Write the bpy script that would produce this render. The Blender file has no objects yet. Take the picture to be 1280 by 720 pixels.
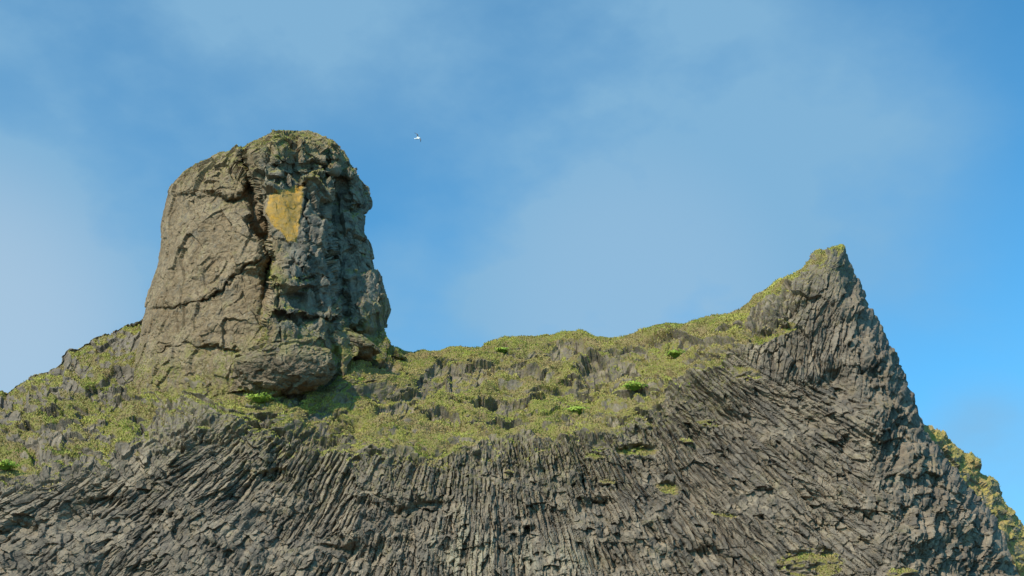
import bpy, math, numpy as np
from mathutils import Vector
rng = np.random.default_rng(7)
S = bpy.context.scene
COL = S.collection
S.view_settings.view_transform = 'Standard'
S.view_settings.look = 'None'
S.view_settings.exposure = 0

# ------------------------------------------------------------------ camera
PITCH = math.radians(25); FPX = 1545.0; EYE = 1.6
cd = bpy.data.cameras.new('camera'); cam = bpy.data.objects.new('camera', cd); COL.objects.link(cam)
cam.location = (0, 0, EYE); cam.rotation_euler = (math.radians(90) + PITCH, 0, 0)
cd.sensor_width = 36; cd.lens = 36 * FPX / 1280; cd.clip_end = 6000
S.camera = cam
CP, SP = math.cos(PITCH), math.sin(PITCH)

def U(px, py, Y):
    """a point at distance Y of the cliff seen at the photo's px, py"""
    a = (px - 640) / FPX; b = (360 - py) / FPX
    dy = CP - b * SP; dz = SP + b * CP
    t = Y / dy
    return np.stack([a * t, Y + 0 * t, EYE + dz * t], -1)

# ------------------------------------------------------------------ numpy noise
def hsh(ix, iy, iz, seed):
    h = (ix.astype(np.uint32) * np.uint32(374761393) + iy.astype(np.uint32) * np.uint32(668265263)
         + iz.astype(np.uint32) * np.uint32(2147483647) + np.uint32((seed * 974634777) & 0xffffffff))
    h ^= h >> np.uint32(13); h *= np.uint32(1274126177); h ^= h >> np.uint32(16)
    h *= np.uint32(2246822519); h ^= h >> np.uint32(13)
    return (h & np.uint32(0xffffff)).astype(np.float32) / 16777215.0

def vn(x, y, z=None, seed=0):
    if z is None:
        x0 = np.floor(x); y0 = np.floor(y); fx = x - x0; fy = y - y0
        fx = fx*fx*fx*(fx*(fx*6-15)+10); fy = fy*fy*fy*(fy*(fy*6-15)+10)
        xi = x0.astype(np.int64); yi = y0.astype(np.int64); zi = np.zeros_like(xi)
        a = hsh(xi, yi, zi, seed); b = hsh(xi+1, yi, zi, seed); c = hsh(xi, yi+1, zi, seed); d = hsh(xi+1, yi+1, zi, seed)
        return ((a*(1-fx)+b*fx)*(1-fy) + (c*(1-fx)+d*fx)*fy)*2-1
    z0 = np.floor(z); fz = z - z0; fz = fz*fz*(3-2*fz)
    zi = z0.astype(np.int64)
    x0 = np.floor(x); y0 = np.floor(y); fx = x - x0; fy = y - y0
    fx = fx*fx*(3-2*fx); fy = fy*fy*(3-2*fy)
    xi = x0.astype(np.int64); yi = y0.astype(np.int64)
    r = 0
    for k, wz in ((0, 1-fz), (1, fz)):
        a = hsh(xi, yi, zi+k, seed); b = hsh(xi+1, yi, zi+k, seed); c = hsh(xi, yi+1, zi+k, seed); d = hsh(xi+1, yi+1, zi+k, seed)
        r = r + wz*((a*(1-fx)+b*fx)*(1-fy) + (c*(1-fx)+d*fx)*fy)
    return r*2-1

def fbm(x, y, z=None, seed=0, o=4, g=.5):
    r = 0; a = 1; t = 0; f = 1
    for i in range(o):
        r = r + a*vn(x*f+i*7.3, y*f+i*3.1, None if z is None else z*f+i*5.7, seed+i); t += a; a *= g; f *= 2.03
    return r/t

def vor2(x, y, seed=0):
    x0 = np.floor(x).astype(np.int64); y0 = np.floor(y).astype(np.int64)
    best = np.full(x.shape, 9., np.float32); sec = best.copy()
    ox = np.zeros_like(best); oy = np.zeros_like(best); r1 = ox.copy(); r2 = ox.copy(); r3 = ox.copy()
    z = np.zeros_like(x0)
    for i in (-1, 0, 1):
        for j in (-1, 0, 1):
            cx = x0+i; cy = y0+j
            h1 = hsh(cx, cy, z, seed); h2 = hsh(cx, cy, z+1, seed)
            dx = x-(cx+.1+.8*h1); dy = y-(cy+.1+.8*h2)
            d = np.sqrt(dx*dx+dy*dy).astype(np.float32)
            m = d < best
            sec = np.where(m, best, np.minimum(sec, d))
            best = np.where(m, d, best); ox = np.where(m, dx, ox); oy = np.where(m, dy, oy)
            r1 = np.where(m, hsh(cx, cy, z+2, seed), r1); r2 = np.where(m, hsh(cx, cy, z+3, seed), r2); r3 = np.where(m, hsh(cx, cy, z+4, seed), r3)
    return best, sec-best, ox, oy, r1, r2, r3

def vor3(x, y, z, seed=0):
    x0 = np.floor(x).astype(np.int64); y0 = np.floor(y).astype(np.int64); z0 = np.floor(z).astype(np.int64)
    best = np.full(x.shape, 9., np.float32); sec = best.copy()
    O = [np.zeros_like(best) for _ in range(3)]; cid = [np.zeros_like(x0) for _ in range(3)]
    for i in (-1, 0, 1):
        for j in (-1, 0, 1):
            for k in (-1, 0, 1):
                cx = x0+i; cy = y0+j; cz = z0+k
                dx = x-(cx+hsh(cx, cy, cz, seed)); dy = y-(cy+hsh(cx, cy, cz, seed+11)); dz = z-(cz+hsh(cx, cy, cz, seed+23))
                d = np.sqrt(dx*dx+dy*dy+dz*dz).astype(np.float32); m = d < best
                sec = np.where(m, best, np.minimum(sec, d)); best = np.where(m, d, best)
                for q, v in enumerate((dx, dy, dz)): O[q] = np.where(m, v, O[q])
                for q, v in enumerate((cx, cy, cz)): cid[q] = np.where(m, v, cid[q])
    r = [hsh(cid[0], cid[1], cid[2], seed+31+q) for q in range(4)]
    return best, sec-best, O, r

def facet(x, y, z, seed, tilt=1.2):
    d, e, O, r = vor3(x, y, z, seed)
    return (r[0]-.5) + tilt*((r[1]-.5)*O[0]+(r[2]-.5)*O[1]+(r[3]-.5)*O[2]), e, r[0]

def prisms(s, t, seed, skew=.5):
    """straight columns side by side along s, each broken at its own places along t:
    offset across the column (-.5 to .5), position in the segment, three random numbers of the segment"""
    i0 = np.floor(s).astype(np.int64); z = np.zeros_like(i0)
    best = np.full(s.shape, 9.); sec = best.copy(); off = np.zeros(s.shape); cid = i0.copy()
    for k in (-1, 0, 1):
        i = i0+k; d = s-(i+.5+.55*(hsh(i, z, z, seed)-.5)); m = np.abs(d) < best
        sec = np.where(m, best, np.minimum(sec, np.abs(d)))
        best = np.where(m, np.abs(d), best); off = np.where(m, d, off); cid = np.where(m, i, cid)
    tt = t*(.65+.8*hsh(cid, z+1, z, seed))+9*hsh(cid, z+2, z, seed)+off*skew*(hsh(cid, z+3, z, seed)-.5)*4
    j = np.floor(tt).astype(np.int64); ft = tt-j
    return off, ft, hsh(cid, j, z+5, seed), hsh(cid, j, z+6, seed), hsh(cid, j, z+7, seed), sec-best

def sst(a, b, x):
    t = np.clip((x-a)/(b-a), 0, 1); return t*t*(3-2*t)
def tab(x, pts):
    p = np.array(pts, float); return np.interp(x, p[:, 0], p[:, 1])
def ell(px, py, cx, cy, rx, ry, rot=0):
    c, s = math.cos(math.radians(rot)), math.sin(math.radians(rot))
    dx = px-cx; dy = py-cy
    return np.sqrt(((dx*c+dy*s)/rx)**2+((-dx*s+dy*c)/ry)**2)
def pdist(px, py, pts):
    best = np.full(px.shape, 1e9)
    for (x0, y0), (x1, y1) in zip(pts[:-1], pts[1:]):
        vx, vy = x1-x0, y1-y0
        t = np.clip(((px-x0)*vx+(py-y0)*vy)/(vx*vx+vy*vy), 0, 1)
        best = np.minimum(best, np.hypot(px-x0-t*vx, py-y0-t*vy))
    return best

# ------------------------------------------------------------------ mesh helpers
def mesh_obj(name, V, F, mat, attrs=None, smooth=False, parent=None):
    n = F.shape[1]
    me = bpy.data.meshes.new(name)
    me.vertices.add(len(V)); me.vertices.foreach_set('co', np.ascontiguousarray(V, np.float32).ravel())
    me.loops.add(F.size); me.loops.foreach_set('vertex_index', np.ascontiguousarray(F, np.int32).ravel())
    me.polygons.add(len(F)); me.polygons.foreach_set('loop_start', np.arange(0, F.size, n, dtype=np.int32))
    me.polygons.foreach_set('use_smooth', np.full(len(F), smooth))
    me.update(calc_edges=True)
    for k, v in (attrs or {}).items():
        a = me.attributes.new(k, 'FLOAT', 'POINT'); a.data.foreach_set('value', np.ascontiguousarray(v, np.float32).ravel())
    me.materials.append(mat)
    o = bpy.data.objects.new(name, me); COL.objects.link(o)
    if parent: o.parent = parent
    return o

def gridF(nr, nc, wrap=False):
    r = np.arange(nr-1)[:, None]; c = np.arange(nc if wrap else nc-1)[None, :]
    c2 = (c+1) % nc
    return np.stack([r*nc+c, r*nc+c2, (r+1)*nc+c2, (r+1)*nc+c], -1).reshape(-1, 4)

def gnorm(P, wrap=False):
    if wrap:
        Q = np.concatenate([P[:, -1:], P, P[:, :1]], 1); du = (Q[:, 2:]-Q[:, :-2])
    else:
        du = np.gradient(P, axis=1)
    dv = np.gradient(P, axis=0)
    n = np.cross(du, dv); l = np.linalg.norm(n, axis=-1, keepdims=True)
    return n/np.maximum(l, 1e-9)

# ------------------------------------------------------------------ materials
def newmat(name):
    m = bpy.data.materials.new(name); m.use_nodes = True; nt = m.node_tree; nt.nodes.clear()
    out = nt.nodes.new('ShaderNodeOutputMaterial'); b = nt.nodes.new('ShaderNodeBsdfPrincipled')
    b.inputs['Roughness'].default_value = .9
    b.inputs['Specular IOR Level'].default_value = .2
    nt.links.new(b.outputs[0], out.inputs[0]); return m, nt, b, out
class N:
    def __init__(s, nt): s.nt = nt
    def set(s, sock, v):
        if isinstance(v, bpy.types.NodeSocket): s.nt.links.new(v, sock)
        else: sock.default_value = v
    def attr(s, n): a = s.nt.nodes.new('ShaderNodeAttribute'); a.attribute_name = n; return a.outputs['Fac']
    def noise(s, scale, detail=6, rough=.6, dist=0, vec=None):
        n = s.nt.nodes.new('ShaderNodeTexNoise'); n.inputs['Scale'].default_value = scale; n.inputs['Detail'].default_value = detail
        n.inputs['Roughness'].default_value = rough; n.inputs['Distortion'].default_value = dist
        s.nt.links.new(vec if vec else s.pos(), n.inputs['Vector']); return n.outputs['Fac']
    def pos(s):
        t = s.nt.nodes.new('ShaderNodeTexCoord'); return t.outputs['Object']
    def mix(s, f, a, b, mode='MIX'):
        m = s.nt.nodes.new('ShaderNodeMix'); m.data_type = 'RGBA'; m.blend_type = mode
        s.set(m.inputs[0], f); s.set(m.inputs[6], a if not isinstance(a, tuple) else (*a, 1)); s.set(m.inputs[7], b if not isinstance(b, tuple) else (*b, 1))
        return m.outputs[2]
    def mr(s, v, a, b, c=0, d=1, smooth=True):
        m = s.nt.nodes.new('ShaderNodeMapRange'); m.interpolation_type = 'SMOOTHSTEP' if smooth else 'LINEAR'
        s.set(m.inputs[0], v)
        for i, q in enumerate((a, b, c, d)): m.inputs[1+i].default_value = q
        return m.outputs[0]
    def math(s, op, a, b=0.):
        m = s.nt.nodes.new('ShaderNodeMath'); m.operation = op; s.set(m.inputs[0], a); s.set(m.inputs[1], b); return m.outputs[0]
    def bump(s, h, strength, dist, b):
        n = s.nt.nodes.new('ShaderNodeBump'); n.inputs['Strength'].default_value = strength; n.inputs['Distance'].default_value = dist
        s.nt.links.new(h, n.inputs['Height']); s.nt.links.new(n.outputs[0], b.inputs['Normal'])

def cliff_mat(name='basalt', gold=False):
    m, nt, b, _ = newmat(name); n = N(nt)
    c = n.mix(n.mr(n.noise(.35, 4), .35, .65), (.140, .115, .087), (.195, .161, .121))
    c = n.mix(n.mr(n.noise(2.2, 8, .7), .42, .7), c, (.090, .075, .060))
    c = n.mix(n.mr(n.attr('cell'), 0, 1, 0, 1, False), c, n.mix(1., c, (1.8, 1.72, 1.58), 'MULTIPLY'))
    c = n.mix(n.math('MULTIPLY', n.mr(n.noise(.9, 5, .65), .53, .70), .55), c, (.22, .165, .095))
    c = n.mix(n.attr('tan'), c, (.36, .31, .215))
    c = n.mix(n.math('MULTIPLY', n.attr('moss'), n.mr(n.noise(2.6, 7, .7), .45, .62)), c, (.21, .185, .06))
    if gold: soil = n.mix(n.mr(n.noise(.9, 6, .6), .35, .65), (.36, .29, .08), (.37, .26, .11))
    else: soil = n.mix(n.mr(n.noise(1.1, 6, .6), .35, .65), (.22, .205, .05), (.23, .165, .08))
    c = n.mix(n.mr(n.attr('grass'), .25, .6), c, soil)
    nt.links.new(c, b.inputs['Base Color'])
    n.bump(n.noise(5, 10, .72), .9, .13, b)
    return m
def tower_mat():
    m, nt, b, _ = newmat('brown_tuff'); n = N(nt)
    c = n.mix(n.mr(n.noise(.35, 6, .6), .35, .65), (.265, .185, .102), (.375, .278, .168))
    c = n.mix(n.math('MULTIPLY', n.mr(n.noise(2.0, 12, .8), .44, .60), .8), c, (.150, .110, .068))
    c = n.mix(n.math('MULTIPLY', n.mr(n.noise(.7, 9, .7), .56, .68), .35), c, (.27, .235, .09))
    c = n.mix(n.math('MULTIPLY', n.mr(n.noise(.5, 10, .75), .53, .64), .55), c, (.20, .172, .13))
    c = n.mix(n.math('MULTIPLY', n.mr(n.noise(3.5, 8, .8), .56, .64), .6), c, (.47, .40, .29))
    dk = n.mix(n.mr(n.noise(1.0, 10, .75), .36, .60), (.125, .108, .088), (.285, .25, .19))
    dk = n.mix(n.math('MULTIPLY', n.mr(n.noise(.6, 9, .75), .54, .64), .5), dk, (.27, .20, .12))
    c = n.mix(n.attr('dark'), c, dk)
    c = n.mix(n.math('MULTIPLY', n.attr('moss'), n.mr(n.noise(1.3, 10, .78), .44, .56)), c, n.mix(n.mr(n.noise(1.1, 4), .4, .6), (.23, .225, .05), (.32, .26, .09)))
    c = n.mix(n.math('MULTIPLY', n.mr(n.math('ADD', n.attr('ochre'), n.math('MULTIPLY', n.noise(1.8, 12, .8), 1.0)), .86, 1.08), .92), c, n.mix(n.mr(n.noise(2., 10, .8), .36, .58), (.62, .32, .035), (.44, .28, .09)))
    nt.links.new(c, b.inputs['Base Color'])
    n.bump(n.noise(2.2, 14, .74), .9, .32, b)
    return m
def grass_mat(name, k=1.0, gold=0.):
    m, nt, b, out = newmat(name); n = N(nt)
    pt = n.mr(n.noise(.22, 6, .65), .40, .60)
    g = n.mix(pt, (.215*k, .265*k, .042*k), (.47*k, .43*k, .10*k))
    g = n.mix(n.mr(n.noise(.5, 6, .7), .48, .60), g, (.38*k, .28*k, .12*k))
    g = n.mix(n.mr(n.noise(.33, 5, .7), .55, .67), g, (.20*k, .165*k, .07*k))
    c = n.mix(n.math('MULTIPLY', n.attr('tint'), .45), g, (.53*k, .51*k, .13*k))
    c = n.mix(n.mr(n.attr('dry'), .42, .85), c, (.42*k, .315*k, .145*k))
    if gold: c = n.mix(gold, c, (.50, .37, .13))
    nt.links.new(c, b.inputs['Base Color'])
    return m
M_CLIFF = cliff_mat(); M_TOWER = tower_mat(); M_GRASS = grass_mat('short_grass')

# ------------------------------------------------------------------ terrain definition
SKY = [(-400, 640), (-60, 505), (0, 481), (22, 472), (40, 462), (66, 450), (80, 432), (100, 422), (125, 408), (150, 398), (172, 388), (200, 392), (300, 418), (400, 432), (500, 437),
       (560, 434), (600, 427), (640, 417), (680, 414), (740, 416), (785, 417), (830, 408), (880, 397), (915, 389), (945, 370), (975, 352), (1000, 337), (1012, 326), (1020, 315), (1032, 311), (1052, 309), (1057, 318), (1064, 334), (1076, 352),
       (1088, 380), (1109, 425), (1131, 468), (1153, 520), (1170, 553), (1194, 585), (1224, 615), (1248, 650), (1267, 700), (1290, 738), (1400, 775), (1600, 779)]
BEN = [(-400, 700), (0, 600), (170, 560), (250, 520), (330, 530), (400, 550), (560, 557), (700, 550), (780, 525), (850, 475), (920, 430), (960, 392), (1000, 345), (1040, 311), (1100, 425), (1145, 515), (1265, 695), (1600, 779)]
def Yf(px, py, sky, slope):
    Y = 80 + (790-py)*.02
    b = tab(px, BEN)
    d = (b-py)/12.
    Y = Y + .09*12*np.where(d > 20, d, np.log1p(np.exp(np.minimum(d, 20))))
    xr = 1040+(py-320)*.22
    Y = Y + .075*12*np.log1p(np.exp(np.clip((px-xr)/12., -30, 30))) + .02*np.clip(xr-px, 0, 220)
    # the mound the rock tower grows out of
    Y = Y + 2.2*np.exp(-ell(px, py, 190, 500, 60, 40)**2) - 3.0*np.exp(-ell(px, py, 350, 478, 75, 44)**2) - 3.2*np.exp(-ell(px, py, 445, 450, 62, 36)**2)
    dd = np.maximum(py-sky, 0)*slope
    Y = Y + 2.6*np.exp(-dd/7.)
    return Y

cols = np.concatenate([np.arange(-400, -40, 9), np.arange(-40, 1320, 1.0), np.arange(1320, 1600, 9)])
NC = len(cols)
NF, NB, NL = 540, 46, 44
sky = tab(cols, SKY)
slp = 1/np.sqrt(1+np.gradient(np.convolve(np.pad(sky, 4, mode='edge'), np.ones(9)/9, 'valid'), cols)**2)
vv = np.linspace(0, 1, NF)**1.05
pyF = sky[None]+(790-sky[None])*vv[:, None]
pyL = 790+np.linspace(0, 1, NL+1)[1:, None]*380+0*sky[None]
PX = np.broadcast_to(cols, (NF+NL, NC)); PY = np.vstack([pyF, pyL])
P = U(PX, PY, Yf(PX, PY, sky[None], slp[None]))
bk = (np.linspace(0, 1, NB+1)[1:][::-1])**1.8*45
R0 = P[0]
back = R0[None]+np.stack([0*bk, bk, -.15*bk-.012*bk**2], -1)[:, None, :]
P = np.vstack([back, P])
Q = np.vstack([sky[None]-bk[:, None]*14, PY]); PX = np.broadcast_to(cols, Q.shape)
NR = P.shape[0]
NRM = gnorm(P)
sgn = np.sign((NRM[NB+50, NC//2]*np.array([0, -1, .3])).sum()); NRM = NRM*sgn
for _ in range(3):
    NRM[1:-1] = (NRM[:-2]+NRM[1:-1]*2+NRM[2:])/4
NRM /= np.linalg.norm(NRM, axis=-1, keepdims=True)

# grass zone
GL = [(-400, 640), (0, 592), (60, 578), (100, 572), (150, 560), (180, 535), (200, 512), (240, 500), (290, 512), (320, 528), (400, 552), (470, 558), (520, 563), (600, 553), (650, 549), (700, 552), (760, 534), (800, 512), (840, 478), (870, 462), (905, 452), (925, 425), (938, 388), (970, 363), (1000, 346), (1008, 334), (1016, 308), (1024, 300), (1600, 300)]
wx = 16*fbm(PX/55, Q/40, seed=3, o=5); wy = 16*fbm(PX/45, Q/30, seed=9, o=5)
wyz = wy*(1-.8*sst(900, 950, PX))
zone = sst(-6, 6, tab(PX+wx*.7*(1-.8*sst(900, 950, PX)), GL)-Q+wyz*1.3)
EXC = [(75, 460, 60, 16, -30), (150, 470, 22, 22, 0), (60, 540, 42, 8, -20), (757, 461, 40, 19, 0), (690, 437, 46, 11, 0), (563, 474, 50, 19, -10), (640, 458, 28, 10, 0), (890, 431, 46, 13, 0), (835, 427, 36, 9, 0),
       (640, 502, 28, 7, 10), (500, 507, 32, 8, 0), (790, 440, 26, 8, 0), (700, 482, 28, 7, 0), (560, 520, 20, 6, 0), (720, 530, 22, 6, 0), (460, 452, 34, 9, 10)]
exc = np.zeros_like(PX)
for e in EXC:
    exc = np.maximum(exc, 1-sst(.75, 1.1, ell(PX+wx*1.2, Q+wy*.8, *e)))
en = fbm(PX/46, Q/12, seed=15, o=6, g=.6)
exc = np.maximum(exc, sst(.13, .22, en)*sst(200, 300, PX))
exc = exc*sst(3, 8, Q-sky[None]+wy*.2)
skl = sst(190, 178, PX)
lft = skl*sst(66, 52, Q-sky[None]+wy*1.8+10*fbm(PX/14, Q/10, seed=16))
lft = np.maximum(lft, skl*sst(.02, .11, fbm(PX/30-Q/60, Q/14, seed=18, o=5)))
exc = np.maximum(exc, lft*sst(.7, 1.1, ell(PX+wx, Q+wy, 132, 462, 44, 9, -35)))
TUF = [(690, 572, 10, 5, 0), (742, 560, 12, 6, 0), (792, 566, 28, 8, 0), (882, 531, 18, 5, 0), (1012, 706, 46, 22, 0), (1122, 722, 22, 12, 0), (832, 610, 18, 8, 25), (905, 645, 16, 5, 20), (760, 600, 12, 4, 0), (735, 575, 14, 5, 0), (640, 592, 8, 4, 0), (930, 470, 24, 7, 0), (255, 540, 12, 4, 0), (860, 555, 14, 5, 20), (950, 420, 58, 11, -8), (975, 408, 26, 6, 0)]
tuf = np.zeros_like(PX)
for e in TUF:
    tuf = np.maximum(tuf, 1-sst(.6, 1.15, ell(PX+wx*.6, Q+wy*.6, *e)))
tuf = tuf*sst(-.5, -.25, fbm(PX/9, Q/6, seed=19))
zg = np.clip(np.maximum(zone*(1-exc), tuf), 0, 1)
rock = 1-zg

# columnar basalt: a fan of broken prisms, each face tilted its own way, with open joints between
dx = PX-600+5*fbm(PX/150, Q/150, seed=21, o=2); dy = np.maximum(Q-250, 40)+0*PX
phi = np.arctan2(dx, dy); rr = np.hypot(dx, dy)
s1 = phi*430
BK = vor2(((PX+wx)/50).ravel(), ((Q+wy)/42).ravel(), 37)
lean = ((BK[4]-.5)*.14).reshape(PX.shape); bo = (BK[3]*42).reshape(PX.shape)
s2 = s1+lean*bo+2*(BK[5].reshape(PX.shape)-.5)
def rs(a): return a.reshape(PX.shape)
pA = prisms(s1/22, rr/70, 41, .6)
pB = prisms(s2/6.6, rr/32, 43, 1.0)
pC = prisms(s2/6.6, rr/9.5, 44, 1.6)
pD = prisms(s2/3.6, rr/13, 47, 1.4)
colA = (pA[2]-.5)*.50+.45*pA[0]*(pA[4]-.5)+.4*(pA[1]-.5)*(pA[3]-.4)
colB = (pB[2]**1.2-.45)*.40+.75*pB[0]*(pB[4]-.45)-.16*np.abs(pB[0])+.32*(pB[1]-.5)*(pB[3]-.35)-.22*sst(.28, .0, pB[5])
colC = (pC[2]-.5)*.21+.36*pC[0]*(pC[3]-.5)+.17*(pC[1]-.5)*(pC[4]-.3)-np.where(pC[4] < .08, .32, 0)
colD = (pD[2]-.5)*.14+.15*pD[0]*(pD[3]-.5)+.08*(pD[1]-.5)
fan = colA+colB+colC+colD+.35*(rs(BK[4])-.5)+.2*rs(BK[2]*(BK[6]-.5)*2)
ca, sa = math.cos(math.radians(-14)), math.sin(math.radians(-14))
bx = PX*ca-Q*sa+wx*.4; by = PX*sa+Q*ca+wy*.4
D = vor2((bx/30).ravel(), (by/38).ravel(), 51); E = vor2((bx/11).ravel(), (by/17).ravel(), 53); Fv = vor2((bx/5.5).ravel(), (by/7.5).ravel(), 57)
pE = prisms(bx/8.5, by/18, 59, 1.4)
blk0 = .85*rs((D[4]-.5)*1.0+.7*D[2]*(D[5]-.5)+.7*D[3]*(D[6]-.5)+(E[4]-.5)*.6+.6*E[2]*(E[6]-.5)+.6*E[3]*(E[5]-.5)+(Fv[4]-.5)*.3+.3*Fv[2]*(Fv[5]-.5)+.3*Fv[3]*(Fv[6]-.5))
blk = blk0+.85*((pE[2]-.5)*.5+.8*pE[0]*(pE[4]-.5)-.3*sst(.3, 0, pE[5])+.3*(pE[1]-.5)*(pE[3]-.4))*(1-.8*zone)
ex = vor2((s1/9).ravel(), (rr/15).ravel(), 63); ey = vor2((s1/5).ravel(), (rr/7).ravel(), 65)
brk = rs((ex[4]-.5)*.66+.66*ex[2]*(ex[5]-.5)+.62*ex[3]*(ex[6]-.5)+(ey[4]-.5)*.32+.34*ey[2]*(ey[5]-.5)+.34*ey[3]*(ey[6]-.5))-np.where(rs(ex[5]) < .09, .32, 0)
xr = 1040+(Q-320)*.22
wb = np.maximum(sst(-30, 25, PX-xr+wx*1.5), sst(25, -5, ell(PX+wx, Q+wy, 1000, 395, 1, 1)-75))
wb = np.maximum(wb, sst(12, -30, Q-tab(PX, BEN)+wy))
wbr = .8*sst(.03, .20, fbm(PX/46, Q/30, seed=61, o=5)+.12*sst(650, 450, PX)-.08*sst(780, 850, PX))
rk = (fan*(1-wbr)+brk*wbr)*(1-wb)+blk*wb*.94
big = 1.25*fbm(PX/120, Q/90, seed=71, o=4)+.35*fbm(s1/28, rr/100, seed=73, o=3)
HOL = [(742, 640, 36, 14, -25), (515, 632, 60, 12, 12), (455, 640, 24, 9, 0), (1052, 468, 16, 26, -10), (900, 700, 44, 12, 25), (345, 590, 32, 10, 0), (230, 560, 36, 12, 0), (1060, 560, 16, 30, -12), (985, 385, 40, 9, -15), (760, 470, 36, 6, 0), (105, 640, 40, 12, -25), (20, 660, 40, 11, -25), (420, 690, 40, 9, 0)]
hol = np.zeros_like(PX)
for e in HOL: hol = np.maximum(hol, 1-sst(.2, 1.3, ell(PX+wx*1.5, Q+wy*1.5, *e)))
G1 = vor2(((PX+wx*1.5)/34).ravel(), ((Q+wy*1.5)/17).ravel(), 81)
hum = rs((G1[4]-.5)*.40-.35*G1[0]**2)+1.25*fbm(PX/40, Q/16, seed=82, o=5, g=.45)
backw = np.clip(1-bk/20, 0, 1)
fade = np.ones(NR); fade[:NB] = backw*.7+.3
tip = 1-.6*sst(60, 15, np.hypot(PX-1042, (Q-330)*.8))
nsky = .35+.65*sst(0, 45, Q-sky[None]); nsky = np.where(PX < 180, .8, nsky)
inz = 1-.2*zone
rflank = 1-.5*sst(26, 4, (Q-sky[None])*slp[None])*sst(1060, 1090, PX)
disp = (big*(.45+.55*rock)*tip*nsky+rk*.84*rock*tip*inz+hum*.8*(1-rock)*(.5+.5*nsky)-.7*hol*rock-.7*exc*zone)*rflank*fade[:, None]
disp = disp-.05
cw = (sst(0, 40, Q-tab(PX, BEN)-6)*.75*(1-.5*wb))[..., None]
DIR = NRM*(1-cw)+np.array([0, -.93, -.36])*cw; DIR /= np.linalg.norm(DIR, axis=-1, keepdims=True)
P2 = P+DIR*disp[..., None]+.04*np.stack([vn(PX/5, Q/5, seed=91), vn(PX/5, Q/5, seed=92), vn(PX/5, Q/5, seed=93)], -1)
N2 = gnorm(P2)*sgn
nz = N2[..., 2]
for _ in range(2):
    nz[1:-1, 1:-1] = (nz[1:-1, 1:-1]*2+nz[:-2, 1:-1]+nz[2:, 1:-1]+nz[1:-1, :-2]+nz[1:-1, 2:])/6
nzs = nz
gn = fbm(PX/22, Q/13, seed=101, o=5, g=.6)
grass = zg*sst(-.15, .12, nzs-.12+.6*gn)
nearz = sst(-60, 0, tab(PX+wx, GL)-Q+wy)*rock
stray = nearz*sst(.45, .75, nzs+.5*gn)*.8
grass = np.clip(np.maximum(grass, stray), 0, 1)
tan = np.maximum(1-sst(.4, 1.3, ell(PX+wx, Q+wy, 585, 688, 42, 46)), .8*(1-sst(.3, 1.2, ell(PX+wx, Q+wy, 700, 700, 90, 30))))*sst(.2, .7, pB[3])*.8
moss = np.clip(sst(-110, 10, tab(PX, GL)-Q)*.7+.3*sst(.1, .5, gn), 0, 1)*(1-.85*skl)
cell = (np.clip(.45*pB[4]+.35*pC[3]+.2*pA[4], 0, 1)*(1-wbr)+rs(.6*ex[6]+.4*ey[6])*wbr)*(1-wb)+rs(.3*E[6]+.3*Fv[6])*wb+.4*pE[4]*wb
cell = sst(.25, .85, cell)*(1-.4*sst(1000, 1040, PX)*sst(560, 440, Q))*(1-.5*skl*sst(560, 500, Q))
cliff = mesh_obj('cliff', P2.reshape(-1, 3), gridF(NR, NC)[:, ::-1], M_CLIFF, dict(grass=grass, cell=cell, tan=tan, moss=moss))
cliff['kind'] = 'structure'; cliff['label'] = 'dark columnar basalt cliff rising from a grassy saddle to a sharp peak'

def terrain_at(px, py):
    i = np.argmin(np.abs(cols-px)); r = NB+np.argmin(np.abs(PY[:NF, i]-py)); return P2[r, i], N2[r, i]

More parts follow.
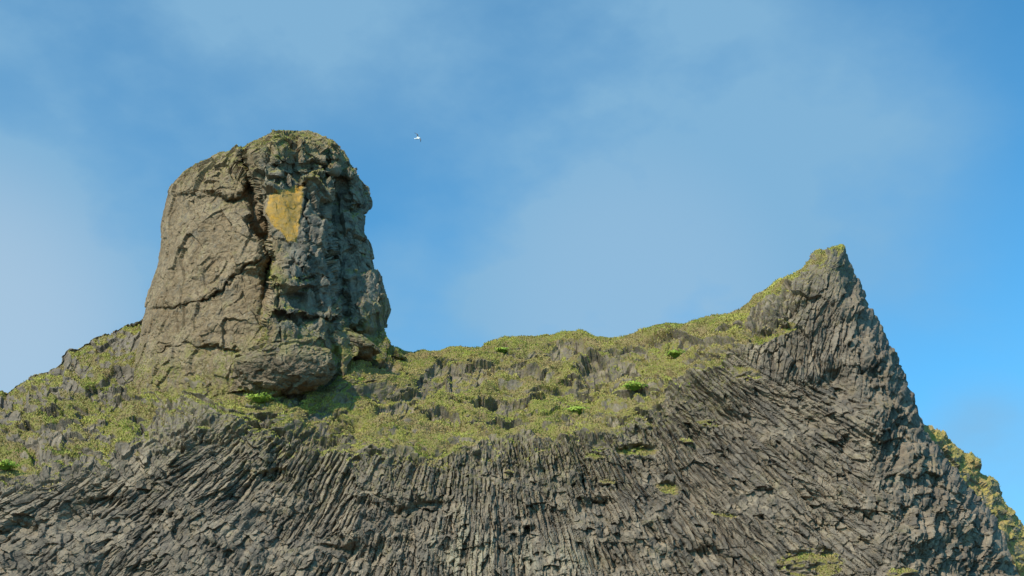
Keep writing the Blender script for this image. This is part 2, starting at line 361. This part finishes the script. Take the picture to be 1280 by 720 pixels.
# ------------------------------------------------------------------ grass blades
def blades(name, Pg, Ng, w, count, lmin, lmax, mat, parent=None):
    """one mesh of many bent blades rooted on the quads of a grid, denser where w is high"""
    a = np.linalg.norm(np.cross(Pg[1:, :-1]-Pg[:-1, :-1], Pg[:-1, 1:]-Pg[:-1, :-1]), axis=-1)
    wt = (a*w[:-1, :-1]).ravel(); cum = np.cumsum(wt); tot = cum[-1]
    idx = np.searchsorted(cum, rng.random(count)*tot); idx = np.minimum(idx, len(wt)-1)
    r, c = np.divmod(idx, Pg.shape[1]-1)
    u = rng.random((count, 1)); v = rng.random((count, 1))
    b = Pg[r, c]*(1-u)*(1-v)+Pg[r+1, c]*u*(1-v)+Pg[r, c+1]*(1-u)*v+Pg[r+1, c+1]*u*v
    n = Ng[r, c]
    cl = fbm(b[:, 0]*1.3, b[:, 1]*.9, b[:, 2]*1.3, seed=5, o=2)
    L = (lmin+(lmax-lmin)*rng.random(count)**1.5*np.clip(.6+cl*1.4, .15, 1.5))[:, None]
    d = np.array([[0, -.1, .7]])+.5*n+.36*rng.normal(size=(count, 3))
    d += .35*np.stack([vn(b[:, 0]*1.1, b[:, 2]*1.1, seed=7), 0*b[:, 0], 0*b[:, 0]], -1)
    d /= np.linalg.norm(d, axis=1, keepdims=True)
    fc = n+np.array([[0, -.3, .5]])+.35*rng.normal(size=(count, 3))
    s = np.cross(d, fc); s /= np.maximum(np.linalg.norm(s, axis=1, keepdims=True), 1e-6)
    wd = (.018+.03*rng.random((count, 1)))
    mid = b+d*L*.6; tip = b+d*L+np.array([[0, -.1, -.22]])*L+.1*L*rng.normal(size=(count, 3))
    b = b-n*.03
    V = np.stack([b-s*wd, b+s*wd, mid+s*wd*.8, mid-s*wd*.8, tip], 1).reshape(-1, 3)
    base = np.arange(count)[:, None]*5
    F = np.concatenate([base+np.array([[0, 1, 2]]), base+np.array([[0, 2, 3]]), base+np.array([[3, 2, 4]])])
    ti = np.repeat(rng.random(count)**1.5, 5)
    dr = np.repeat(np.clip(.38+1.1*fbm(Pg[r, c][:, 0]*.45, Pg[r, c][:, 2]*.7, seed=17, o=5)+.18*rng.normal(size=count), 0, 1), 5)
    return mesh_obj(name, V, F, mat, dict(tint=ti, dry=dr), parent=parent)
ci = np.where((cols > -45) & (cols < 1330))[0]; c0, c1 = ci[0], ci[-1]
wg = np.where(grass > .35, grass, 0)[NB-14:NB+NF, c0:c1]
g = blades('grass', P2[NB-14:NB+NF, c0:c1], N2[NB-14:NB+NF, c0:c1], wg, 230000, .06, .25, M_GRASS)
g['kind'] = 'stuff'; g['label'] = 'yellow green grass covering the saddle and ledges of the cliff'; g['category'] = 'grass'

# ------------------------------------------------------------------ hill behind the right flank
hc = np.arange(1090, 1500, 1.2); HS = [(1090, 500), (1120, 514), (1150, 526), (1178, 540), (1200, 558), (1216, 567), (1226, 589), (1240, 594), (1250, 609), (1256, 629), (1272, 649), (1300, 677), (1500, 860)]
hs = tab(hc, HS); hv = np.linspace(0, 1, 210)
HPY = hs[None]+hv[:, None]**1.1*230; HPX = np.broadcast_to(hc, HPY.shape)
HY = 100+.06*(HPX-1150)-.03*(HPY-hs)+1.6*np.exp(-(HPY-hs)/6)
HP = U(HPX, HPY, HY)
hb = (np.linspace(0, 1, 21)[1:][::-1])**1.6*25
HP = np.vstack([HP[0][None]+np.stack([0*hb, hb, -.3*hb], -1)[:, None], HP]); HQ = np.vstack([hs[None]-hb[:, None]*12, HPY]); HX = np.broadcast_to(hc, HQ.shape)
HN = gnorm(HP); hsg = -np.sign(HN[100, 100, 1]); HN = HN*hsg
hwx = 14*fbm(HX/30, HQ/30, seed=111, o=5)
h1 = vor2(((HX+hwx)/13).ravel(), ((HQ+hwx)/20).ravel(), 113); h2 = vor2(((HX+hwx)/6).ravel(), ((HQ+hwx)/8).ravel(), 115)
hd = ((h1[4]-.5)*.4+.5*h1[2]*(h1[5]-.5)+.5*h1[3]*(h1[6]-.5)+(h2[4]-.5)*.22+.25*h2[2]*(h2[5]-.5)).reshape(HX.shape)+.45*fbm(HX/30, HQ/30, seed=117, o=6, g=.6)
HP2 = HP+HN*hd[..., None]; HN2 = gnorm(HP2)*hsg
hg = sst(-.4, .0, HN2[..., 2]-.1+.8*fbm(HX/14, HQ/14, seed=119, o=5))
hill = mesh_obj('hill', HP2.reshape(-1, 3), gridF(*HX.shape)[:, ::-1], cliff_mat('golden_slope', True), dict(grass=hg, cell=(h2[5]*.6).reshape(HX.shape), tan=.4+0*hg, moss=.8+0*hg))
hill['kind'] = 'structure'
hgr = blades('grass', HP2, HN2, hg*(hg > .3), 50000, .05, .22, grass_mat('dry_hill_grass', 1.0, .5))
hgr['kind'] = 'stuff'; hgr['label'] = 'dry golden grass on the slope behind the peak at right'; hgr['category'] = 'grass'

# ------------------------------------------------------------------ the rock tower
TL = [(164, 368), (165, 354), (167, 345), (171, 336), (176, 326), (180, 312), (185, 303), (189, 286), (194, 275), (200, 263), (207, 246), (217, 230), (230, 217), (240, 211), (262, 205), (285, 199), (310, 199), (335, 195), (350, 190), (362, 186), (385, 181), (400, 178), (440, 169), (480, 164), (520, 160), (600, 150)]
TR = [(164, 378), (165, 386), (168, 396), (173, 405), (179, 418), (190, 430), (205, 437), (220, 446), (235, 459), (255, 463), (266, 454), (290, 454), (305, 461), (330, 468), (350, 473), (372, 481), (385, 486), (398, 481), (415, 480), (428, 486), (445, 505), (480, 525), (520, 540), (600, 540)]
ty = 164+(590-164)*np.linspace(0, 1, 470)**1.12
L_ = tab(ty, TL)+1; R_ = tab(ty, TR)-1; cx = (L_+R_)/2; hw = (R_-L_)/2
nf, nb = 480, 110
th = np.concatenate([np.linspace(0, np.pi, nf, endpoint=False), np.linspace(np.pi, 2*np.pi, nb, endpoint=False)])
u = -np.cos(th)
th2 = np.broadcast_to(th, (len(ty), len(th))); u2 = np.broadcast_to(u, th2.shape)
front = th2 < np.pi
tpx = cx[:, None]+hw[:, None]*u2; tpy = np.broadcast_to(ty[:, None], tpx.shape)
wn = fbm(tpx/26, tpy/30, seed=201, o=6, g=.55); wn2 = fbm(tpx/26, tpy/30, seed=203, o=6, g=.55)
fx, fy = tpx+9*wn, tpy+9*wn2
rnd_ = np.sqrt(np.clip(1-np.abs(u2)**7, 0, 1))
rp = tab(ty, [(164, 350), (185, 318), (205, 308), (245, 318), (290, 334), (325, 346), (360, 342), (420, 332), (500, 320), (600, 320)])[:, None]
r2 = tab(ty, [(164, 430), (210, 424), (250, 404), (300, 402), (350, 414), (400, 428), (440, 440), (600, 450)])[:, None]
mac = 0*tpx
butt = sst(-4, 3, fx-rp)*sst(5, -4, fx-r2)
mac += butt*(2.5-.026*np.clip(fx-rp-34, 0, 100))
mac -= 2.0*np.exp(-((fx-rp+8)/6)**2)*sst(180, 195, fy)*sst(420, 320, fy)
mac -= 2.2*sst(-4, 6, fx-r2)*sst(200, 240, fy)
mac -= 1.0*np.exp(-((fx-r2-10)/7)**2)*sst(280, 310, fy)*sst(410, 380, fy)
mac += .9*sst(247, 239, fy)*sst(306, 298, fx)
mac += .7*sst(205, 199, fy)*sst(334, 344, fx)
mac += 1.0*sst(225, 218, fy)*sst(410, 416, fx)
mac += 1.4*sst(338, 350, fy)*sst(430, 440, fx)*sst(420, 405, fy)
mac += .9*sst(262, 254, fy)*sst(436, 442, fx)
mac += .8*sst(250, 320, fx)*sst(330, 318, fx)*sst(250, 262, fy)*sst(345, 330, fy)
for a_, w_, pl in [(.5, 1.8, [(182, 384), (235, 386), (262, 370)]), (.5, 1.8, [(262, 372), (290, 345), (325, 322)]),
                   (.35, 1.8, [(196, 440), (240, 432), (300, 440)]),
                   (.8, 2.5, [(350, 352), (395, 345), (420, 352)]), (.8, 2.5, [(345, 395), (385, 402), (430, 398)]), (.6, 3, [(345, 222), (385, 214), (430, 226)]), (.9, 2.5, [(380, 230), (386, 280), (378, 340)]), (.8, 2.5, [(440, 300), (470, 345), (485, 350)])]:
    qx, qy = tpx+9*wn+3*vn(tpx/6, tpy/6, seed=205), tpy+9*wn2+3*vn(tpx/6, tpy/6, seed=206)
    mac -= a_*np.exp(-(pdist(qx, qy, pl)/w_)**2)
    mac += a_*.5*np.exp(-(pdist(qx, qy+8, pl)/8)**2)
ox_, oy_ = tpx+8*wn, tpy+8*wn2
def quad(m):
    return sst(-m, m, ox_-np.interp(oy_, [232, 262, 306], [328, 334, 356]))*sst(-m, m, np.interp(oy_, [232, 262, 306], [377, 382, 373])-ox_)*sst(-m, m, oy_-231-.15*(375-ox_))*sst(-m, m, 307-oy_)
och = quad(4.0); flat = quad(7.)
MEET = [(100, 500), (170, 503), (230, 503), (280, 492), (320, 484), (370, 480), (410, 468), (450, 455), (490, 446), (540, 446)]
meet = tab(tpx, MEET)
mg = np.arange(140, 560, 2.); yb = Yf(mg, tab(mg, MEET), tab(mg, SKY), 1.); yb = np.convolve(np.pad(yb, 12, mode='edge'), np.ones(25)/25, 'valid')
yb = yb+np.interp(mg, [140, 175, 330, 520], [1.2, .8, -.4, 0])
Yb = np.interp(tpx, mg, yb)
up = np.clip(meet-tpy, 0, 400)
Yfront = Yb+.013*up+3.6*(1-rnd_)*sst(0, 60, up)+3.0*np.exp(-(tpy-164)/7)-mac*rnd_*sst(-10, 55, up)-.9*np.sin(np.clip(up/300, 0, 1)*np.pi)+.10*np.clip(tpy-meet, 0, 200)
Ye0 = Yfront[:, 0][:, None]; Ye1 = Yfront[:, nf-1][:, None]
lam = (u2+1)/2
TYY = np.where(front, Yfront, Ye0*(1-lam)+Ye1*lam+np.sqrt(np.clip(1-u2**2, 0, 1))*(7*np.sqrt(np.clip(hw/135, 0, 1)))[:, None])
TP = U(tpx, tpy, TYY)
TN = gnorm(TP, True)
if (TN[250, nf//2]*np.array([0, -1, 0])).sum() < 0: TN = -TN; tsg = -1
else: tsg = 1
for _ in range(14):
    TN[1:-1] = (TN[:-2]+TN[1:-1]*2+TN[2:])/4; TN = (np.roll(TN, 1, 1)+2*TN+np.roll(TN, -1, 1))/4
TN /= np.linalg.norm(TN, axis=-1, keepdims=True)
X, Yy, Z = [TP[..., i].ravel() for i in range(3)]
wX = X+.45*fbm(X/2, Yy/2, Z/2, 211, 5, .6); wZ = Z+.4*fbm(X/2.2, Yy/2.2, Z/2.2, 213, 5, .6)+.15*X
f1, e1, q1 = facet(wX/3.4, Yy/3.4, wZ/4.6, 221, 1.9)
f2, e2, q2 = facet(wX/1.5, Yy/1.5, wZ/2.1, 223, 1.9)
f3, e3, q3 = facet(wX/.6, Yy/.6, wZ/.75, 227, 1.8)
rt = lambda a: a.reshape(tpx.shape)
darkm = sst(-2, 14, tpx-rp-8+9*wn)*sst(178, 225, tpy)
footm = sst(70, 10, up)
capm = sst(255, 215, tpy)
edge = .35+.65*np.sqrt(np.clip(1-u2**2, 0, 1))
rid = 1-np.abs(fbm(X/2.6, Yy/2.6, Z/1.9, 243, 5, .55))*2.2
td = rt(f1)*(.45+.6*darkm+.1*capm)*(1-flat)+rt(f2)*(.20+.36*darkm+.36*capm+.15*footm)*(1-flat)+rt(f3)*(.07+.13*darkm+.15*capm)*(1-.8*flat)+(.46-.18*darkm)*rt(fbm(X/2.2, Yy/2.2, Z/2.0, 241, 7, .60))*(1-.85*flat)-.14*rt(np.clip(rid, 0, 1)**5)*(1-flat)
td = td*edge
TP2 = TP+TN*td[..., None]*(np.clip(hw/40, .15, 1))[:, None, None]
TN2 = gnorm(TP2, True)*tsg
tnz = TN2[..., 2].copy()
for _ in range(3):
    tnz[1:-1] = (tnz[:-2]+tnz[1:-1]*2+tnz[2:])/4; tnz = (np.roll(tnz, 1, 1)+2*tnz+np.roll(tnz, -1, 1))/4
tn_ = fbm(tpx/24, tpy/20, seed=251, o=5, g=.6)
topm = sst(258, 195, tpy+22*tn_)
ridgem = np.exp(-((tpx-rp+2)/13)**2)*sst(290, 340, tpy)
lowm = sst(85, 5, up+44*tn_)
tmoss = np.clip(topm*(.25+.9*tnz+.4*tn_)+.9*ridgem*sst(-.2, .25, tn_+.2)+.95*lowm+.5*darkm*sst(.2, .5, tnz+.3*tn_)+.3*sst(.3, .65, tnz+.5*tn_), 0, 1)*(1-flat)
ochv = np.maximum(och*.68, .26*(1-sst(.5, 1.1, ell(tpx, tpy, 245, 232, 40, 12))))
tower = mesh_obj('rock_tower', TP2.reshape(-1, 3), gridF(len(ty), len(th), True)[:, ::-1], M_TOWER,
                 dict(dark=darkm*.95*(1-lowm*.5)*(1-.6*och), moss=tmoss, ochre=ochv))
tower['label'] = 'tall brown rock tower with mossy cap and orange lichen patch at left of the saddle'; tower['category'] = 'rock'
wt = np.clip(.45*topm*sst(.3, .6, tnz+.45*tn_)+ridgem*sst(.05, .3, tn_)*.4+lowm*.9*sst(-.15, .2, tnz+.4*tn_)+darkm*sst(.45, .7, tnz+.3*tn_)*.3, 0, 1)*(1-flat)
wt[:, nf:] = 0; wt = wt*(tpy-meet < 12)
tg = blades('grass_tufts', TP2[2:, :nf], TN2[2:, :nf], wt[2:, :nf], 32000, .04, .15, M_GRASS, parent=tower)
tg['label'] = 'short grass and moss on the cap and ledges of the rock tower'; tg['kind'] = 'stuff'
def front_at(px, py):
    p, nrm = terrain_at(px, py)
    if 185 < px < 500:
        i = np.argmin(np.abs(ty-py)); j = np.argmin(np.abs(tpx[i, :nf]-px))
        if TP2[i, j, 1] < p[1]: return TP2[i, j], TN2[i, j]
    return p, nrm

# ------------------------------------------------------------------ boulders at the tower's foot
def boulder_mat():
    m, nt, b, _ = newmat('brown_rock'); n = N(nt)
    c = n.mix(n.mr(n.noise(.8, 8, .65), .38, .62), (.21, .155, .098), (.32, .25, .16))
    c = n.mix(n.math('MULTIPLY', n.mr(n.noise(3., 10, .8), .48, .60), .7), c, (.13, .10, .07))
    c = n.mix(n.math('MULTIPLY', n.attr('moss'), n.mr(n.noise(1.3, 10, .78), .44, .56)), c, (.28, .255, .075))
    nt.links.new(c, b.inputs['Base Color']); n.bump(n.noise(2.6, 14, .74), .9, .30, b)
    return m
M_BOULDER = boulder_mat()
def boulder(px, py, off, rx, ry, rz, rot, seed, label, flat=.0, moss=.3, wedge=0.):
    nu, nv = 260, 170
    a = np.linspace(0, 2*np.pi, nu, endpoint=False)[None]; b = np.linspace(-np.pi/2+.02, np.pi/2-.02, nv)[:, None]
    x = np.cos(b)*np.cos(a); y = np.cos(b)*np.sin(a); z = np.sin(b)+0*a
    f, e, q = facet((x*1.3+seed).ravel(), (y*1.3).ravel(), (z*1.3).ravel(), seed, 1.1)
    wv = .4*fbm(x*2, y*2, z*2, seed+3, 4)
    f_2, e_2, q_2 = facet((x*rx*.9+wv).ravel(), (y*ry*.9).ravel(), (z*rz*.9+wv).ravel(), seed+5, 1.6)
    f_3, e_3, q_3 = facet((x*rx*2.3+wv).ravel(), (y*ry*2.3).ravel(), (z*rz*2.3).ravel(), seed+7, 1.5)
    r = (1+.12*f.reshape(x.shape)+(.11*f_2.reshape(x.shape)+.05*f_3.reshape(x.shape)))+.12*fbm(x*2.2, y*2.2, z*2.2, seed+9, 7, .62)
    X = x*r*rx; Y2 = y*r*ry; Z2 = z*r*rz
    Z2 = Z2*(1+wedge*np.clip(X/rx, -1, 1))
    Z2 = np.where(Z2 < 0, Z2*(1-flat*np.clip(X/rx, 0, 1)), Z2)
    c, s = math.cos(rot), math.sin(rot)
    V = np.stack([X*c-Z2*s, Y2, X*s+Z2*c], -1)
    o = mesh_obj('boulder', V.reshape(-1, 3), gridF(nv, nu, True), M_BOULDER, dict(moss=moss*sst(-.2, .6, z)))
    p, _ = front_at(px, py)
    o.location = U(np.array(px), np.array(py), p[1]+off).tolist()
    o['label'] = label; o['category'] = 'boulder'
boulder(354, 461, .7, 3.8, 2.4, 2.1, .08, 301, 'large rounded brown boulder overhanging the turf at the foot of the rock tower', .2, .6, .2)
boulder(434, 430, 1.0, 2.6, 1.9, 1.0, -.35, 303, 'smaller grey brown boulder right of and above the large boulder', .1, 1.)

# ------------------------------------------------------------------ leafy plants
def leaf_mat():
    m, nt, b, out = newmat('fresh_leaf'); n = N(nt)
    c = n.mix(n.attr('tint'), (.17, .27, .035), (.40, .50, .08)); nt.links.new(c, b.inputs['Base Color'])
    return m
M_LEAF = leaf_mat()
def plant(px, py, r, label):
    p, nrm = front_at(px, py)
    k = int(240+220*r)
    a = rng.random(k)*2*np.pi; e = np.arccos(rng.random(k)*.95)
    rad = r*(.25+.95*rng.random(k)**1.3)*(.85+.2*np.sin(3*a+px)*np.sin(5*e))
    d = np.stack([np.cos(a)*np.sin(e)*1.4, np.sin(a)*np.sin(e), np.cos(e)*.5], -1)
    c = d*rad[:, None]
    V = []; F = []; T = []
    for i in range(k):
        up = d[i]*.6+rng.normal(size=3)*.4+np.array([0, -.3, .4]); up /= np.linalg.norm(up)
        s = np.cross(up, rng.normal(size=3)); s /= np.linalg.norm(s); t = np.cross(s, up)
        L = .08+.10*rng.random(); w = L*.42; o = len(V)
        for q in (-t*L*.6, s*w-t*L*.1, s*w*.7+t*L*.45+up*.02, t*L, -s*w*.7+t*L*.45+up*.02, -s*w-t*L*.1): V.append(c[i]+q)
        for q in ((0, 1, 2), (0, 2, 3), (0, 3, 4), (0, 4, 5)): F.append([o+z for z in q])
        T += [rng.random()]*6
        s = np.array([.012, 0, 0]); V += [-s-np.array([0, 0, .3]), s-np.array([0, 0, .3])]; F.append([o+6, o+7, o]); T += [.1]*2
    ob = mesh_obj('leafy_plant', np.array(V), np.array(F), M_LEAF, dict(tint=np.array(T)))
    ob.location = (p+nrm*.15+np.array([0, -.2, .08])).tolist(); ob['label'] = label; ob['category'] = 'plant'
plant(321, 495, .85, 'bright green leafy plant growing just below the large boulder')
plant(796, 491, .8, 'bright green leafy plant on the turf, rightmost of the lower pair')
plant(722, 511, .8, 'bright green leafy plant low on the turf near the top of the column face')
plant(842, 442, .7, 'fresh green leafy plant beneath the grassy crest where the saddle climbs to the peak')
plant(629, 435, .5, 'small green leafy plant on the crest right of the rock tower')
plant(455, 474, .5, 'small green leafy plant on the turf right of the large boulder')
plant(8, 590, .8, 'dark green leafy plant at the left edge of the photo below the turf')

# ------------------------------------------------------------------ the seabird
def bird():
    V = []; F = []
    def loft(secs):
        o = len(V); n = 10
        for (c, rx, rz, ax) in secs:
            for j in range(n):
                t = 2*math.pi*j/n
                if ax == 'y': V.append((c[0]+rx*math.cos(t), c[1], c[2]+rz*math.sin(t)))
                else: V.append((c[0], c[1]+rx*math.cos(t), c[2]+rz*math.sin(t)))
        for i in range(len(secs)-1):
            for j in range(n): F.append((o+i*n+j, o+i*n+(j+1) % n, o+(i+1)*n+(j+1) % n, o+(i+1)*n+j))
        F.append(tuple(o+j for j in range(n))); F.append(tuple(o+(len(secs)-1)*n+j for j in range(n)))
    loft([((0, -.30, .02), .03, .012, 'y'), ((0, -.27, .02), .055, .02, 'y'), ((0, -.15, .0), .05, .04, 'y'), ((0, -.02, -.01), .075, .07, 'y'), ((0, .08, 0), .07, .068, 'y'), ((0, .15, .02), .045, .046, 'y'), ((0, .19, .03), .044, .046, 'y'), ((0, .23, .03), .032, .032, 'y'), ((0, .25, .025), .012, .012, 'y')])
    for s in (-1, 1):
        loft([((s*.02, .04, .02), .085, .022, 'x'), ((s*.15, .06, .10), .078, .016, 'x'), ((s*.28, .08, .16), .062, .013, 'x'), ((s*.42, .04, .15), .045, .011, 'x'), ((s*.56, -.04, .11), .018, .009, 'x')])
    me = bpy.data.meshes.new('seabird'); me.from_pydata(V, [], F); me.update()
    m, nt, b, out = newmat('white_plumage'); n = N(nt)
    sp = nt.nodes.new('ShaderNodeSeparateXYZ'); nt.links.new(n.pos(), sp.inputs[0])
    ab = n.math('ABSOLUTE', sp.outputs[0])
    c = n.mix(n.mr(ab, .10, .16), (.88, .88, .86), (.13, .14, .16)); c = n.mix(n.mr(ab, .42, .46), c, (.03, .03, .03)); nt.links.new(c, b.inputs['Base Color'])
    me.materials.append(m)
    o = bpy.data.objects.new('seabird', me); COL.objects.link(o)
    rm = o.modifiers.new('skin', 'REMESH'); rm.mode = 'VOXEL'; rm.voxel_size = .009; rm.use_smooth_shade = True
    o['label'] = 'small white seabird gliding in the sky right of the rock tower'; o['category'] = 'bird'
    mb, nt, b, _ = newmat('beak_horn'); b.inputs['Base Color'].default_value = (.5, .35, .05, 1)
    me2 = bpy.data.meshes.new('beak'); bv = [(0.012, .24, .03), (0, .24, .018), (-.012, .24, .03), (0, .24, .04), (0, .31, .018)]
    me2.from_pydata(bv, [], [(0, 1, 4), (1, 2, 4), (2, 3, 4), (3, 0, 4), (3, 2, 1, 0)]); me2.materials.append(mb)
    k = bpy.data.objects.new('beak', me2); COL.objects.link(k); k.parent = o
    o.location = U(np.array(522.), np.array(173.), 84.).tolist()
    o.rotation_euler = (math.radians(50), math.radians(60), math.radians(-20))
bird()

# ------------------------------------------------------------------ ground
m, nt, b, _ = newmat('dark_pebbles'); n = N(nt)
nt.links.new(n.mix(n.noise(4, 8, .7), (.03, .03, .03), (.11, .105, .1)), b.inputs['Base Color']); n.bump(n.noise(9, 6), .8, .05, b)
gv = np.array([(-3000, -3000, 0), (3000, -3000, 0), (3000, 3000, 0), (-3000, 3000, 0)], float)
gd = mesh_obj('ground', gv, np.array([[0, 1, 2, 3]]), m); gd['kind'] = 'structure'

# ------------------------------------------------------------------ light and sky
d = Vector((-.54, -.74, .68)).normalized()
sun = bpy.data.lights.new('sun', 'SUN'); sun.energy = 4.7; sun.angle = math.radians(.6); sun.color = (1, .925, .80)
so = bpy.data.objects.new('sun', sun); COL.objects.link(so); so.rotation_euler = d.to_track_quat('Z', 'Y').to_euler()
W = bpy.data.worlds.new('World'); S.world = W; W.use_nodes = True; nt = W.node_tree; nt.nodes.clear(); n = N(nt)
out = nt.nodes.new('ShaderNodeOutputWorld'); bg = nt.nodes.new('ShaderNodeBackground'); bg.inputs[1].default_value = .15
st = nt.nodes.new('ShaderNodeTexSky'); st.sky_type = 'NISHITA'; st.sun_disc = False
st.sun_elevation = math.asin(d.z); st.sun_rotation = math.atan2(d.x, d.y); st.air_density = 1.0; st.dust_density = .3; st.ozone_density = 2.0
tc = nt.nodes.new('ShaderNodeTexCoord').outputs['Generated']
col = n.mix(1., st.outputs[0], (.50, 1.21, 1.38), 'MULTIPLY')
def pxdir(px, py):
    v = Vector(((px-640)/FPX, CP-(360-py)/FPX*SP, SP+(360-py)/FPX*CP)); return v.normalized()
def blob(px, py, r, w):
    vm = nt.nodes.new('ShaderNodeVectorMath'); vm.operation = 'DOT_PRODUCT'; nt.links.new(tc, vm.inputs[0]); vm.inputs[1].default_value = pxdir(px, py)
    return n.mr(vm.outputs['Value'], math.cos(math.atan(r/FPX)), 1., 0, w)
tot = None
for a in [(-20, 440, 290, .95), (20, 330, 240, .35), (100, 0, 420, .60), (400, -40, 280, .4), (720, 100, 380, .48), (940, 130, 340, .48), (1050, 260, 240, .38), (800, 340, 270, .85), (700, 390, 170, .55), (500, 390, 120, .55), (1240, 590, 130, .6)]:
    q = blob(*a); tot = q if tot is None else n.math('ADD', tot, q)
mp = nt.nodes.new('ShaderNodeMapping'); mp.inputs['Rotation'].default_value = (0, math.radians(32), 0); mp.inputs['Scale'].default_value = (1, 1, 1.6); nt.links.new(tc, mp.inputs[0])
nz1 = n.noise(5.5, 10, .52, 0, mp.outputs[0])
fac = n.math('MULTIPLY', tot, n.mr(nz1, .30, .68, .45, 1.08))
fac = n.math('ADD', fac, n.mr(n.noise(11, 10, .6, 0, mp.outputs[0]), .42, .75, 0, .10))
fac = n.math('MINIMUM', fac, .85)
white = n.math('MAXIMUM', blob(-80, 450, 290, .75), blob(790, 380, 230, .25))
cc = n.mix(white, (1.62, 3.15, 4.60), (3.3, 4.2, 5.0))
col = n.mix(fac, col, cc)
nt.links.new(col, bg.inputs[0]); nt.links.new(bg.outputs[0], out.inputs[0])
